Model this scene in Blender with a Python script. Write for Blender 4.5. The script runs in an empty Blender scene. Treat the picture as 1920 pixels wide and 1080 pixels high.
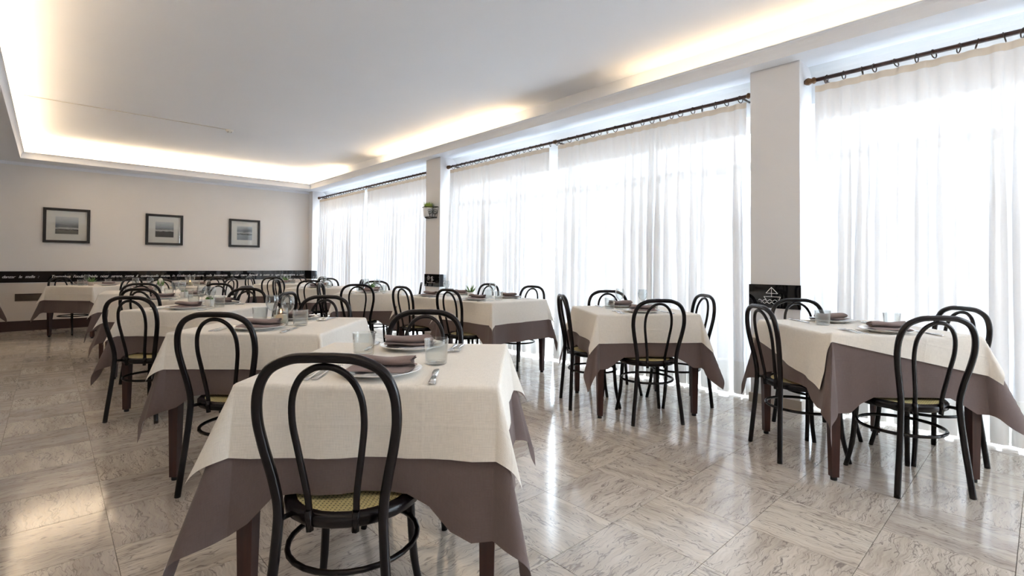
import bpy, bmesh, math, random
from math import sin, cos, pi, radians, hypot, atan2, sqrt
from mathutils import Vector, Matrix

sc = bpy.context.scene
COL = sc.collection
random.seed(7)

# ------------------------------------------------------------------ camera
FPX, YAW, PITCH, ROLL, CY = 932.63, 0.749084, 0.016355, 0.0062474, 481.86
EYE = Vector((0, 0, 1.12))
_F = Vector((sin(YAW)*cos(PITCH), cos(YAW)*cos(PITCH), sin(PITCH)))
_R = Vector((cos(YAW), -sin(YAW), 0))
_U = _R.cross(_F)
_R, _U = _R*cos(ROLL)+_U*sin(ROLL), -_R*sin(ROLL)+_U*cos(ROLL)
cam_data = bpy.data.cameras.new('camera')
cam_data.sensor_width = 36
cam_data.lens = 36*FPX/1920
cam_data.shift_y = -(540-CY)/1920
cam_data.clip_start = 0.02
cam = bpy.data.objects.new('camera', cam_data)
COL.objects.link(cam)
M = Matrix((_R, _U, -_F)).transposed().to_4x4()
M.translation = EYE
cam.matrix_world = M
sc.camera = cam

# ------------------------------------------------------------------ light, world, exposure
sc.view_settings.view_transform = 'Standard'
sc.view_settings.look = 'None'
sc.view_settings.gamma = 1
sc.view_settings.use_curve_mapping = False
sc.view_settings.exposure = 1.38
SKY = 6.8
world = bpy.data.worlds.new('sky')
sc.world = world
world.use_nodes = True
bg = world.node_tree.nodes['Background']
bg.inputs[0].default_value = (0.80, 0.895, 1.0, 1)
bg.inputs[1].default_value = SKY

def area(name, loc, sx, sy, power, color, direction, portal=False):
    l = bpy.data.lights.new(name, 'AREA')
    l.shape = 'RECTANGLE'; l.size = sx; l.size_y = sy
    l.energy = power; l.color = color
    if portal: l.cycles.is_portal = True
    o = bpy.data.objects.new(name, l)
    COL.objects.link(o)
    d = Vector(direction).normalized()
    o.rotation_euler = d.to_track_quat('-Z', 'Y').to_euler()
    o.location = loc
    return o

BAYS = [(6.61, 11.20), (1.69, 6.225), (-3.22, 1.315), (-6.0, -3.60)]  # last bay is unseen behind the camera, left uncurtained to add daylight fill
for i, (y0, y1) in enumerate(BAYS):
    area('window_portal', (4.72, (y0+y1)/2, 1.3), y1-y0, 2.5, 1, (1, 1, 1), (-1, 0, 0), True)

WARM = (1.0, 0.69, 0.38)
COVE = 3.6          # watts per metre of cove tube
def cove(axis, fixed, a, b, k=1.0, tilt=0.0):
    L = b-a; m = (a+b)/2
    if axis == 'y':
        o = area('cove_tube_light', (fixed, m, 2.83), 0.04, L, COVE*L*k, WARM, (tilt, 0, 1))
        d = Vector((tilt, 0, 1)).normalized()
        z = -d; y = Vector((0, 1, 0)); x = y.cross(z)
    else:
        o = area('cove_tube_light', (m, fixed, 2.83), 0.04, L, COVE*L*k, WARM, (0, tilt, 1))
        d = Vector((0, tilt, 1)).normalized()
        z = -d; y = Vector((1, 0, 0)); x = y.cross(z)
    mm = Matrix((x, y, z)).transposed().to_4x4(); mm.translation = o.location
    mm = Matrix.Translation(o.location) @ Matrix((x, y, z)).transposed().to_4x4()
    o.matrix_world = mm
cove('y', 4.29, -4.3, 2.95, 0.24)
cove('y', 4.29, 4.55, 8.2, 0.36)
cove('y', 4.29, 9.7, 10.95, 0.5)
cove('y', -0.52, -4.3, 11.0, 1.0)
cove('x', 11.07, -0.4, 4.2, 1.1)

cy = sc.cycles
cy.use_denoising = True
cy.max_bounces = 10
cy.diffuse_bounces = 6
cy.glossy_bounces = 4
cy.transmission_bounces = 8
cy.transparent_max_bounces = 24
cy.sample_clamp_indirect = 6.0
cy.caustics_reflective = False
cy.caustics_refractive = False

# ------------------------------------------------------------------ materials
MATS = {}
def mat(name, color=(0.8, 0.8, 0.8), rough=0.5, metal=0.0, spec=0.5, **kw):
    m = bpy.data.materials.new(name); m.use_nodes = True
    b = m.node_tree.nodes['Principled BSDF']
    b.inputs['Base Color'].default_value = (*color, 1)
    b.inputs['Roughness'].default_value = rough
    b.inputs['Metallic'].default_value = metal
    b.inputs['Specular IOR Level'].default_value = spec
    for k, v in kw.items():
        b.inputs[k.replace('_', ' ')].default_value = v
    MATS[name] = m
    return m
def N(m, t, **kw):
    n = m.node_tree.nodes.new(t)
    for k, v in kw.items(): setattr(n, k, v)
    return n
def L(m, a, b): m.node_tree.links.new(a, b)
def bsdf(m): return m.node_tree.nodes['Principled BSDF']
def ramp(m, stops, fac):
    r = N(m, 'ShaderNodeValToRGB')
    e = r.color_ramp.elements
    while len(e) < len(stops): e.new(0.5)
    for el, (p, c) in zip(e, stops):
        el.position = p; el.color = (*c, 1) if len(c) == 3 else c
    L(m, fac, r.inputs[0]); return r.outputs[0]
def noise(m, scale, detail=4, vec=None, rough=0.5):
    n = N(m, 'ShaderNodeTexNoise'); n.inputs['Scale'].default_value = scale
    n.inputs['Detail'].default_value = detail; n.inputs['Roughness'].default_value = rough
    if vec is not None: L(m, vec, n.inputs['Vector'])
    return n.outputs['Fac']
def bump(m, h, strength, dist=0.002):
    b = N(m, 'ShaderNodeBump'); b.inputs['Strength'].default_value = strength
    b.inputs['Distance'].default_value = dist
    L(m, h, b.inputs['Height']); L(m, b.outputs[0], bsdf(m).inputs['Normal'])
def math_(m, op, a, b=None, c=None):
    n = N(m, 'ShaderNodeMath'); n.operation = op
    for i, v in enumerate((a, b, c)):
        if v is None: continue
        if isinstance(v, (int, float)): n.inputs[i].default_value = v
        else: L(m, v, n.inputs[i])
    return n.outputs[0]
def coord(m, kind='Object'): return N(m, 'ShaderNodeTexCoord').outputs[kind]

def plaster(name, col, amt=0.03):
    m = mat(name, col, 0.85, spec=0.2)
    c = coord(m)
    f = noise(m, 1.3, 5, c)
    lo = tuple(x*(1-amt) for x in col)
    L(m, ramp(m, [(0.3, lo), (0.7, col)], f), bsdf(m).inputs['Base Color'])
    bump(m, noise(m, 180, 2, c), 0.08, 0.001)
    return m
M_WALL = plaster('warm white wall paint', (0.81, 0.795, 0.785))
M_WALLDIM = plaster('beige wall paint', (0.58, 0.50, 0.42))
M_WALLWOOD = plaster('brown wood panelling', (0.20, 0.13, 0.085), 0.2)
M_PILLAR = plaster('white pillar paint', (0.83, 0.84, 0.87))
M_CEIL = plaster('white ceiling paint', (0.855, 0.89, 0.955), 0.015)
M_PANEL = plaster('cream panel paint', (0.72, 0.66, 0.60))
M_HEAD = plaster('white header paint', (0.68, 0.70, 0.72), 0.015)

# marble tiles: veins run along x or y in a checkerboard, taken from the tile's own cell of the floor grid
TX0, TY0, TS = 0.205, 0.490, 0.4030
def marble():
    m = mat('polished veined marble', (0.6, 0.55, 0.5), 0.16, spec=0.85)
    pos = N(m, 'ShaderNodeNewGeometry').outputs['Position']
    sub = N(m, 'ShaderNodeVectorMath', operation='SUBTRACT'); L(m, pos, sub.inputs[0]); sub.inputs[1].default_value = (TX0, TY0, 0)
    div = N(m, 'ShaderNodeVectorMath', operation='SCALE'); L(m, sub.outputs[0], div.inputs[0]); div.inputs['Scale'].default_value = 1/TS
    fl = N(m, 'ShaderNodeVectorMath', operation='FLOOR'); L(m, div.outputs[0], fl.inputs[0])
    sp = N(m, 'ShaderNodeSeparateXYZ'); L(m, fl.outputs[0], sp.inputs[0])
    par = math_(m, 'FLOORED_MODULO', math_(m, 'ADD', sp.outputs[0], sp.outputs[1]), 2.0)
    par = math_(m, 'GREATER_THAN', par, 0.5)
    p2 = N(m, 'ShaderNodeSeparateXYZ'); L(m, pos, p2.inputs[0])
    sw = N(m, 'ShaderNodeCombineXYZ'); L(m, p2.outputs[1], sw.inputs[0]); L(m, p2.outputs[0], sw.inputs[1])
    st = N(m, 'ShaderNodeCombineXYZ'); L(m, p2.outputs[0], st.inputs[0]); L(m, p2.outputs[1], st.inputs[1])
    mix = N(m, 'ShaderNodeMix', data_type='VECTOR'); L(m, par, mix.inputs['Factor'])
    L(m, st.outputs[0], mix.inputs['A']); L(m, sw.outputs[0], mix.inputs['B'])
    wn = N(m, 'ShaderNodeTexWhiteNoise', noise_dimensions='2D'); L(m, fl.outputs[0], wn.inputs['Vector'])
    off = N(m, 'ShaderNodeVectorMath', operation='SCALE'); L(m, wn.outputs['Color'], off.inputs[0]); off.inputs['Scale'].default_value = 37.0
    v = N(m, 'ShaderNodeVectorMath', operation='ADD'); L(m, mix.outputs['Result'], v.inputs[0] if False else v.inputs[0]); L(m, off.outputs[0], v.inputs[1])
    vec = v.outputs[0]
    # slight slant and waviness of the bedding, different for each tile
    dn = N(m, 'ShaderNodeTexNoise'); dn.inputs['Scale'].default_value = 11; dn.inputs['Detail'].default_value = 2; L(m, vec, dn.inputs['Vector'])
    ds = N(m, 'ShaderNodeVectorMath', operation='MULTIPLY_ADD'); L(m, dn.outputs['Color'], ds.inputs[0]); ds.inputs[1].default_value = (0.05, 0.06, 0); L(m, vec, ds.inputs[2])
    def stretched(sx, sy):
        k = N(m, 'ShaderNodeVectorMath', operation='MULTIPLY'); L(m, ds.outputs[0], k.inputs[0]); k.inputs[1].default_value = (sx, sy, 1); return k.outputs[0]
    def veins(sx, sy, scale, width, detail=3):
        n = noise(m, scale, detail, stretched(sx, sy), 0.55)
        d = math_(m, 'ABSOLUTE', math_(m, 'SUBTRACT', n, 0.5))
        mr = N(m, 'ShaderNodeMapRange'); L(m, d, mr.inputs[0]); mr.inputs[1].default_value = 0; mr.inputs[2].default_value = width
        mr.inputs[3].default_value = 1; mr.inputs[4].default_value = 0
        return mr.outputs[0]
    v1 = veins(1.0, 6.0, 3.0, 0.015)
    v2 = veins(1.0, 10.0, 4.0, 0.011)
    fine = noise(m, 6.0, 6, stretched(1.0, 22.0), 0.65)
    broad = noise(m, 3.0, 3, stretched(1.0, 5.0))
    base = ramp(m, [(0.28, (0.50, 0.44, 0.38)), (0.5, (0.645, 0.58, 0.51)), (0.75, (0.735, 0.675, 0.605))], broad)
    fmul = N(m, 'ShaderNodeMix', data_type='RGBA', blend_type='MULTIPLY'); fmul.inputs['Factor'].default_value = 0.75
    L(m, base, fmul.inputs['A']); L(m, ramp(m, [(0.3, (0.72, 0.70, 0.69)), (0.6, (1, 1, 1))], fine), fmul.inputs['B'])
    vv = math_(m, 'MULTIPLY', math_(m, 'MAXIMUM', v1, v2), 0.88)
    tint = N(m, 'ShaderNodeMix', data_type='RGBA'); L(m, vv, tint.inputs['Factor'])
    L(m, fmul.outputs['Result'], tint.inputs['A']); tint.inputs['B'].default_value = (0.22, 0.19, 0.175, 1)
    # tile to tile tone
    tone = N(m, 'ShaderNodeMix', data_type='RGBA', blend_type='MULTIPLY'); tone.inputs['Factor'].default_value = 1
    L(m, tint.outputs['Result'], tone.inputs['A'])
    L(m, ramp(m, [(0, (0.86, 0.85, 0.86)), (1, (1.06, 1.05, 1.02))], wn.outputs['Value']), tone.inputs['B'])
    L(m, tone.outputs['Result'], bsdf(m).inputs['Base Color'])
    rr = N(m, 'ShaderNodeMapRange'); L(m, noise(m, 2.2, 3, pos), rr.inputs[0]); rr.inputs[3].default_value = 0.09; rr.inputs[4].default_value = 0.17
    L(m, rr.outputs[0], bsdf(m).inputs['Roughness'])
    return m
M_MARBLE = marble()
M_GROUT = mat('dark grout', (0.16, 0.14, 0.12), 0.9)
M_SKIRT = mat('beige stone skirting', (0.48, 0.43, 0.37), 0.35)
M_KICK = mat('dark brown kick board', (0.055, 0.028, 0.024), 0.4)
M_BLACKGLASS = mat('black lacquered glass', (0.006, 0.006, 0.009), 0.03, spec=0.6)
M_WHITEPAINT = mat('white print', (0.82, 0.82, 0.82), 0.6)
M_OUT = mat('pale terrace paving', (0.62, 0.60, 0.57), 0.9)
M_ALU = mat('white window frame', (0.70, 0.71, 0.72), 0.4)
M_GRILLE = mat('brown vent grille', (0.10, 0.075, 0.055), 0.5)

def cloth(name, col, weave=700, hem=True):
    m = mat(name, col, 0.9, spec=0.15)
    b = bsdf(m)
    uv = N(m, 'ShaderNodeUVMap', uv_map='UVMap').outputs[0]
    s = N(m, 'ShaderNodeSeparateXYZ'); L(m, uv, s.inputs[0])
    w1 = math_(m, 'SINE', math_(m, 'MULTIPLY', s.outputs[0], weave*2))
    w2 = math_(m, 'SINE', math_(m, 'MULTIPLY', s.outputs[1], weave*2))
    st = N(m, 'ShaderNodeVectorMath', operation='MULTIPLY'); L(m, uv, st.inputs[0]); st.inputs[1].default_value = (1, 14, 1)
    st2 = N(m, 'ShaderNodeVectorMath', operation='MULTIPLY'); L(m, uv, st2.inputs[0]); st2.inputs[1].default_value = (14, 1, 1)
    n1 = noise(m, 34, 2, st.outputs[0]); n2 = noise(m, 34, 2, st2.outputs[0])
    t = math_(m, 'MULTIPLY', math_(m, 'ADD', n1, n2), 0.5)
    lo = tuple(c*0.92 for c in col); hi = tuple(min(1, c*1.04) for c in col)
    L(m, ramp(m, [(0.36, lo), (0.62, hi)], t), b.inputs['Base Color'])
    # ironed creases at thirds of the cloth, and a stitched hem
    cr = None
    for ax in (0, 1):
        d = math_(m, 'ABSOLUTE', math_(m, 'SUBTRACT', math_(m, 'FLOORED_MODULO', math_(m, 'ADD', s.outputs[ax], 0.0), 0.34), 0.17))
        g = math_(m, 'SMOOTH_MAX', math_(m, 'SUBTRACT', 1.0, math_(m, 'MULTIPLY', d, 120.0)), 0.0, 0.2)
        cr = g if cr is None else math_(m, 'MAXIMUM', cr, g)
    h = math_(m, 'ADD', math_(m, 'MULTIPLY', math_(m, 'ADD', w1, w2), 0.10), math_(m, 'MULTIPLY', cr, 0.6))
    h = math_(m, 'ADD', h, math_(m, 'MULTIPLY', noise(m, 5, 3, uv), 2.2))
    bump(m, h, 0.55, 0.0022)
    b.inputs['Sheen Weight'].default_value = 0.15
    return m
M_CREAM = cloth('cream linen tablecloth', (0.87, 0.83, 0.765))
M_TAUPE = cloth('taupe linen tablecloth', (0.170, 0.130, 0.124))
M_NAPKIN = cloth('taupe napkin', (0.30, 0.235, 0.228), 1500)

M_CHAIR = mat('black lacquered bentwood', (0.006, 0.004, 0.005), 0.24, spec=0.32)
def cane():
    m = mat('woven cane seat', (0.62, 0.53, 0.25), 0.5)
    c = coord(m)
    s = N(m, 'ShaderNodeSeparateXYZ'); L(m, c, s.inputs[0])
    P = 0.0125
    a = math_(m, 'SUBTRACT', math_(m, 'FLOORED_MODULO', s.outputs[0], P), P/2)
    bb = math_(m, 'SUBTRACT', math_(m, 'FLOORED_MODULO', s.outputs[1], P), P/2)
    d = math_(m, 'SQRT', math_(m, 'ADD', math_(m, 'MULTIPLY', a, a), math_(m, 'MULTIPLY', bb, bb)))
    hole = math_(m, 'LESS_THAN', d, 0.0027)
    f = noise(m, 90, 2, c)
    col = ramp(m, [(0.3, (0.52, 0.44, 0.19)), (0.7, (0.70, 0.61, 0.32))], f)
    mx = N(m, 'ShaderNodeMix', data_type='RGBA'); L(m, hole, mx.inputs['Factor']); L(m, col, mx.inputs['A']); mx.inputs['B'].default_value = (0.08, 0.07, 0.035, 1)
    L(m, mx.outputs['Result'], bsdf(m).inputs['Base Color'])
    return m
M_CANE = cane()
def wood(name, c1, c2, rough=0.35):
    m = mat(name, c1, rough)
    c = coord(m)
    k = N(m, 'ShaderNodeVectorMath', operation='MULTIPLY'); L(m, c, k.inputs[0]); k.inputs[1].default_value = (40, 40, 3)
    L(m, ramp(m, [(0.3, c1), (0.7, c2)], noise(m, 1.0, 5, k.outputs[0])), bsdf(m).inputs['Base Color'])
    return m
M_LEG = wood('dark mahogany', (0.030, 0.010, 0.008), (0.060, 0.020, 0.014))
M_TOP = wood('table board', (0.10, 0.05, 0.03), (0.15, 0.08, 0.05))
M_FOOT = mat('black rubber foot', (0.012, 0.012, 0.012), 0.7)
M_PLATE = mat('white glazed porcelain', (0.80, 0.80, 0.80), 0.08, spec=0.5)
M_STEEL = mat('polished steel cutlery', (0.62, 0.62, 0.63), 0.14, 1.0)
M_ROD = wood('dark walnut curtain pole', (0.035, 0.015, 0.012), (0.07, 0.03, 0.022))
M_RING = mat('dark brass ring', (0.045, 0.026, 0.018), 0.4, 0.2)
M_BRASS = mat('dark gilt finial', (0.14, 0.07, 0.03), 0.35, 0.3)
M_IRON = mat('black wrought iron', (0.012, 0.012, 0.014), 0.5)
M_POT = mat('white ceramic pot', (0.78, 0.78, 0.77), 0.3)
M_CLAYPOT = mat('beige pot', (0.50, 0.42, 0.36), 0.7)
M_LEAF = mat('green leaf', (0.10, 0.22, 0.045), 0.45)
M_LEAF2 = mat('yellow green leaf', (0.30, 0.42, 0.06), 0.5)
M_SOIL = mat('dark soil', (0.03, 0.022, 0.015), 0.95)
M_TULIP = mat('white petal', (0.80, 0.77, 0.72), 0.6)
M_WAX = mat('cream candle wax', (0.80, 0.72, 0.55), 0.5)
M_TAG = wood('pale wooden tag', (0.62, 0.48, 0.32), (0.72, 0.58, 0.40), 0.7)
M_TWINE = mat('brown twine', (0.20, 0.13, 0.08), 0.9)
M_FRAME = mat('black picture frame', (0.012, 0.010, 0.010), 0.35)
M_MOUNT = mat('white picture mount', (0.78, 0.77, 0.75), 0.8)
M_WHITEPL = mat('white plastic', (0.75, 0.75, 0.73), 0.5)
M_CABLE = mat('grey cable cover', (0.55, 0.54, 0.53), 0.6)
M_LABEL = mat('white fabric label', (0.62, 0.63, 0.66), 0.8)
M_INK = mat('dark ink', (0.05, 0.05, 0.06), 0.8)

def flame():
    m = bpy.data.materials.new('candle flame'); m.use_nodes = True
    nt = m.node_tree; nt.nodes.clear()
    e = nt.nodes.new('ShaderNodeEmission'); e.inputs[0].default_value = (1, 0.45, 0.12, 1); e.inputs[1].default_value = 9
    o = nt.nodes.new('ShaderNodeOutputMaterial'); nt.links.new(e.outputs[0], o.inputs[0])
    return m
M_FLAME = flame()

def thin_glass(name, tint, ior=1.45, rough=0.0, edge=4.0):
    m = bpy.data.materials.new(name); m.use_nodes = True
    nt = m.node_tree; nt.nodes.clear()
    t = nt.nodes.new('ShaderNodeBsdfTransparent'); t.inputs[0].default_value = (*tint, 1)
    g = nt.nodes.new('ShaderNodeBsdfGlossy'); g.inputs['Roughness'].default_value = rough
    lw = nt.nodes.new('ShaderNodeLayerWeight'); lw.inputs[0].default_value = 0.5
    pw = nt.nodes.new('ShaderNodeMath'); pw.operation = 'POWER'; pw.inputs[1].default_value = edge
    nt.links.new(lw.outputs['Facing'], pw.inputs[0])
    fr = nt.nodes.new('ShaderNodeMath'); fr.operation = 'MULTIPLY_ADD'; fr.inputs[1].default_value = 0.9; fr.inputs[2].default_value = ((ior-1)/(ior+1))**2
    nt.links.new(pw.outputs[0], fr.inputs[0])
    mx = nt.nodes.new('ShaderNodeMixShader'); o = nt.nodes.new('ShaderNodeOutputMaterial')
    nt.links.new(fr.outputs[0], mx.inputs[0]); nt.links.new(t.outputs[0], mx.inputs[1]); nt.links.new(g.outputs[0], mx.inputs[2])
    nt.links.new(mx.outputs[0], o.inputs[0])
    return m
M_GLASS = thin_glass('clear drinking glass', (0.93, 0.945, 0.945), 1.65, edge=2.2)
M_PANE = thin_glass('window pane glass', (0.96, 0.97, 0.97), 1.45)

def sheer(name, col, clear):
    m = bpy.data.materials.new(name); m.use_nodes = True
    nt = m.node_tree; nt.nodes.clear()
    d = nt.nodes.new('ShaderNodeBsdfDiffuse'); d.inputs[0].default_value = (*col, 1)
    tl = nt.nodes.new('ShaderNodeBsdfTranslucent'); tl.inputs[0].default_value = (*col, 1)
    tp = nt.nodes.new('ShaderNodeBsdfTransparent'); tp.inputs[0].default_value = (1, 1, 1, 1)
    a = nt.nodes.new('ShaderNodeMixShader'); a.inputs[0].default_value = 0.088
    b = nt.nodes.new('ShaderNodeMixShader'); b.inputs[0].default_value = clear
    o = nt.nodes.new('ShaderNodeOutputMaterial')
    nt.links.new(d.outputs[0], a.inputs[1]); nt.links.new(tl.outputs[0], a.inputs[2])
    nt.links.new(a.outputs[0], b.inputs[1]); nt.links.new(tp.outputs[0], b.inputs[2])
    nt.links.new(b.outputs[0], o.inputs[0])
    return m
M_SHEER = sheer('white sheer voile', (0.90, 0.90, 0.91), 0.022)
M_HEM = sheer('doubled voile hem', (0.84, 0.83, 0.81), 0.03)
M_TAPE = sheer('beige heading tape', (0.78, 0.70, 0.60), 0.0)

def seascape(name, horizon, lowdark, seed):
    m = mat(name, (0.5, 0.5, 0.5), 0.6)
    c = coord(m, 'Generated')
    s = N(m, 'ShaderNodeSeparateXYZ'); L(m, c, s.inputs[0])
    k = N(m, 'ShaderNodeVectorMath', operation='MULTIPLY'); L(m, c, k.inputs[0]); k.inputs[1].default_value = (3, 3, 16)
    a = N(m, 'ShaderNodeVectorMath', operation='ADD'); L(m, k.outputs[0], a.inputs[0]); a.inputs[1].default_value = (seed, seed*2, seed*3)
    n = noise(m, 1.6, 6, a.outputs[0], 0.65)
    z = math_(m, 'ADD', s.outputs[2], math_(m, 'MULTIPLY', math_(m, 'SUBTRACT', n, 0.5), 0.30))
    st = [(0.0, lowdark), (horizon*0.7, tuple(x*1.25 for x in lowdark)), (horizon*0.85, (0.03, 0.035, 0.04)), (horizon, (0.62, 0.63, 0.65)),
          (horizon+0.12, (0.16, 0.18, 0.20)), (min(0.98, horizon+0.42), (0.42, 0.45, 0.49)), (1.0, (0.60, 0.62, 0.65))]
    L(m, ramp(m, st, z), bsdf(m).inputs['Base Color'])
    return m

# ------------------------------------------------------------------ mesh helpers
def box_data(x0, x1, y0, y1, z0, z1):
    v = [(x, y, z) for x in (x0, x1) for y in (y0, y1) for z in (z0, z1)]
    f = [(0, 1, 3, 2), (4, 6, 7, 5), (0, 4, 5, 1), (2, 3, 7, 6), (0, 2, 6, 4), (1, 5, 7, 3)]
    return v, f
class MB:
    def __init__(s): s.v = []; s.f = []; s.sm = []
    def add(s, v, f, smooth=False):
        o = len(s.v); s.v += [tuple(p) for p in v]
        s.f += [tuple(i+o for i in q) for q in f]; s.sm += [smooth]*len(f); return s
    def box(s, x0, x1, y0, y1, z0, z1): return s.add(*box_data(x0, x1, y0, y1, z0, z1))
    def frustum(s, cx, cy, z0, z1, w0, w1):
        v = [(cx+a*w/2, cy+b*w/2, z) for z, w in ((z0, w0), (z1, w1)) for a, b in ((-1, -1), (1, -1), (1, 1), (-1, 1))]
        f = [(3, 2, 1, 0), (4, 5, 6, 7)]+[(i, (i+1) % 4, (i+1) % 4+4, i+4) for i in range(4)]
        return s.add(v, f)
    def tube(s, pts, r, n=8, closed=False, cap=True):
        P = [Vector(p) for p in pts]; m = len(P)
        R = r if isinstance(r, (list, tuple)) else [r]*m
        T = []
        for i in range(m):
            a = P[(i-1) % m] if (closed or i > 0) else P[0]
            b = P[(i+1) % m] if (closed or i < m-1) else P[-1]
            T.append((b-a).normalized())
        up = Vector((0, 0, 1)) if abs(T[0].z) < 0.9 else Vector((1, 0, 0))
        nrm = (up-T[0]*up.dot(T[0])).normalized()
        v = []
        for i in range(m):
            nrm = (nrm-T[i]*nrm.dot(T[i])).normalized()
            bn = T[i].cross(nrm)
            for k in range(n):
                a = 2*pi*k/n
                v.append(P[i]+(nrm*cos(a)+bn*sin(a))*R[i])
        f = []
        for i in range(m if closed else m-1):
            j = (i+1) % m
            for k in range(n):
                k2 = (k+1) % n
                f.append((i*n+k, i*n+k2, j*n+k2, j*n+k))
        s.add(v, f, True)
        if cap and not closed:
            o = len(s.v)-len(v)
            s.f.append(tuple(o+k for k in reversed(range(n)))); s.sm.append(False)
            s.f.append(tuple(o+(m-1)*n+k for k in range(n))); s.sm.append(False)
        return s
    def lathe(s, prof, n=24, cx=0, cy=0, cz=0, a0=0.0, a1=2*pi):
        full = abs(a1-a0-2*pi) < 1e-6
        c = n if full else n+1
        v = []
        for (r, z) in prof:
            for k in range(c):
                a = a0+(a1-a0)*k/n
                v.append((cx+r*cos(a), cy+r*sin(a), cz+z))
        f = []
        for i in range(len(prof)-1):
            for k in range(n):
                k2 = (k+1) % c
                f.append((i*c+k, i*c+k2, (i+1)*c+k2, (i+1)*c+k))
        return s.add(v, f, True)
    def mesh(s, name):
        me = bpy.data.meshes.new(name)
        me.from_pydata(s.v, [], s.f); me.polygons.foreach_set('use_smooth', s.sm)
        me.update(); return me
    def build(s, name, m, parent=None, loc=None, rz=0):
        return link(name, s.mesh(name), m, parent, loc, rz)
def link(name, me, m, parent=None, loc=None, rz=0):
    o = bpy.data.objects.new(name, me)
    if m is not None and not me.materials: me.materials.append(m)
    COL.objects.link(o)
    if parent is not None: o.parent = parent
    if loc is not None: o.location = loc
    if rz: o.rotation_euler = (0, 0, rz)
    return o
def empty(name, loc=(0, 0, 0), rz=0):
    o = bpy.data.objects.new(name, None); COL.objects.link(o)
    o.location = loc; o.rotation_euler = (0, 0, rz); o.empty_display_size = 0.1
    return o
def tag(o, label=None, cat=None, group=None, kind=None):
    if label: o['label'] = label
    if cat: o['category'] = cat
    if group: o['group'] = group
    if kind: o['kind'] = kind
    return o
def struct(o, label=None): return tag(o, label, None, None, 'structure')
def copy_tree(o, parent=None):
    c = o.copy(); COL.objects.link(c)
    if parent is not None: c.parent = parent
    for ch in list(o.children): copy_tree(ch, c)
    return c
def spline(pts, k=6, closed=False):
    P = [Vector(p) for p in pts]; n = len(P); out = []
    rng = n if closed else n-1
    for i in range(rng):
        p0 = P[(i-1) % n] if (closed or i > 0) else P[0]*2-P[1]
        p1 = P[i]; p2 = P[(i+1) % n]
        p3 = P[(i+2) % n] if (closed or i < n-2) else P[-1]*2-P[-2]
        for j in range(k):
            t = j/k
            out.append(0.5*((2*p1)+(p2-p0)*t+(2*p0-5*p1+4*p2-p3)*t*t+(3*p1-p0-3*p2+p3)*t**3))
    if not closed: out.append(P[-1])
    return out
def proj(p):
    v = Vector(p)-EYE; w = v.dot(_F)
    if w < 0.05: return None
    return 960+FPX*v.dot(_R)/w, CY-FPX*v.dot(_U)/w, w

# ------------------------------------------------------------------ room shell
XL, XR, YB, YN = -2.6, 4.62, 11.40, -6.0      # left wall, window wall, back wall, wall behind the camera
SOF, CEIL = 2.75, 3.10
fl = struct(MB().box(XL-.1, XR+.12, YN-.1, YB+.1, -0.10, -0.004).build('floor', M_GROUT), 'pale veined marble floor laid in a chequered grain')
i0, i1 = math.floor((XL-TX0)/TS), math.ceil((XR-TX0)/TS)
j0, j1 = math.floor((YN-TY0)/TS), math.ceil((YB-TY0)/TS)
cells = []
for i in range(i0, i1):
    for j in range(j0, j1):
        x0, x1 = max(XL, TX0+i*TS), min(XR, TX0+(i+1)*TS)
        y0, y1 = max(YN, TY0+j*TS), min(YB, TY0+(j+1)*TS)
        if x1-x0 < 0.03 or y1-y0 < 0.03: continue
        q = proj(((x0+x1)/2, (y0+y1)/2, 0))
        vis = q is not None and -60 < q[0] < 1980 and q[1] < 1150
        full = (x1-x0) > TS-.001 and (y1-y0) > TS-.001
        cells.append(((q[2] if vis else 1e3+i), x0, x1, y0, y1, full))
cells.sort(key=lambda c: c[0])
G = 0.0011
tile_me = MB().box(-TS/2+G, TS/2-G, -TS/2+G, TS/2-G, -0.004, 0).mesh('tile'); tile_me.materials.append(M_MARBLE)
rest = MB(); nt_ = 0
for w, x0, x1, y0, y1, full in cells:
    if nt_ < 300 and w < 999:
        if full: link('tile', tile_me, None, fl, ((x0+x1)/2, (y0+y1)/2, 0))
        else: MB().box(x0+G, x1-G, y0+G, y1-G, -0.004, 0).build('tile', M_MARBLE, fl)
        nt_ += 1
    else: rest.box(x0+G, x1-G, y0+G, y1-G, -0.004, 0)
tag(rest.build('tile_field', M_MARBLE, fl), kind='stuff')

struct(MB().box(XL-.1, XR, YB, YB+.1, 0, 3.2).build('wall_back', M_WALL))
struct(MB().box(XL-.1, XL, YN, YB, 0, 3.2).build('wall_left', M_WALLDIM))
struct(MB().box(XL-.1, XR, YN-.1, YN, 0, 3.2).build('wall_front', M_WALLWOOD))
HZ = 2.47
wr = MB().box(XR-.02, XR+.12, YN-.1, YB+.1, HZ, 3.2)
wr_o = struct(wr.build('wall_right', M_HEAD), 'white wall above the window bays')
PX = 4.30
def pillar(y0, y1, n):
    p = empty('wall_right_pillar', (PX, (y0+y1)/2, 0)); h = (y1-y0)/2
    struct(p, n)
    MB().box(0, XR+.12-PX, -h, h, 0, SOF).build('shaft', M_PILLAR, p)
    MB().box(-.012, XR-PX-.03, -h-.012, h+.012, 0, .075).build('skirting', M_SKIRT, p)
    return p
pillar(1.315, 1.690, 'white square pillar with the sailing boat panel')
pillar(6.225, 6.610, 'white square pillar carrying the iron planter')
pillar(11.20, 11.40, 'white corner pilaster at the back wall')
pillar(-3.60, -3.22, 'white square pillar behind the camera')

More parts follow.
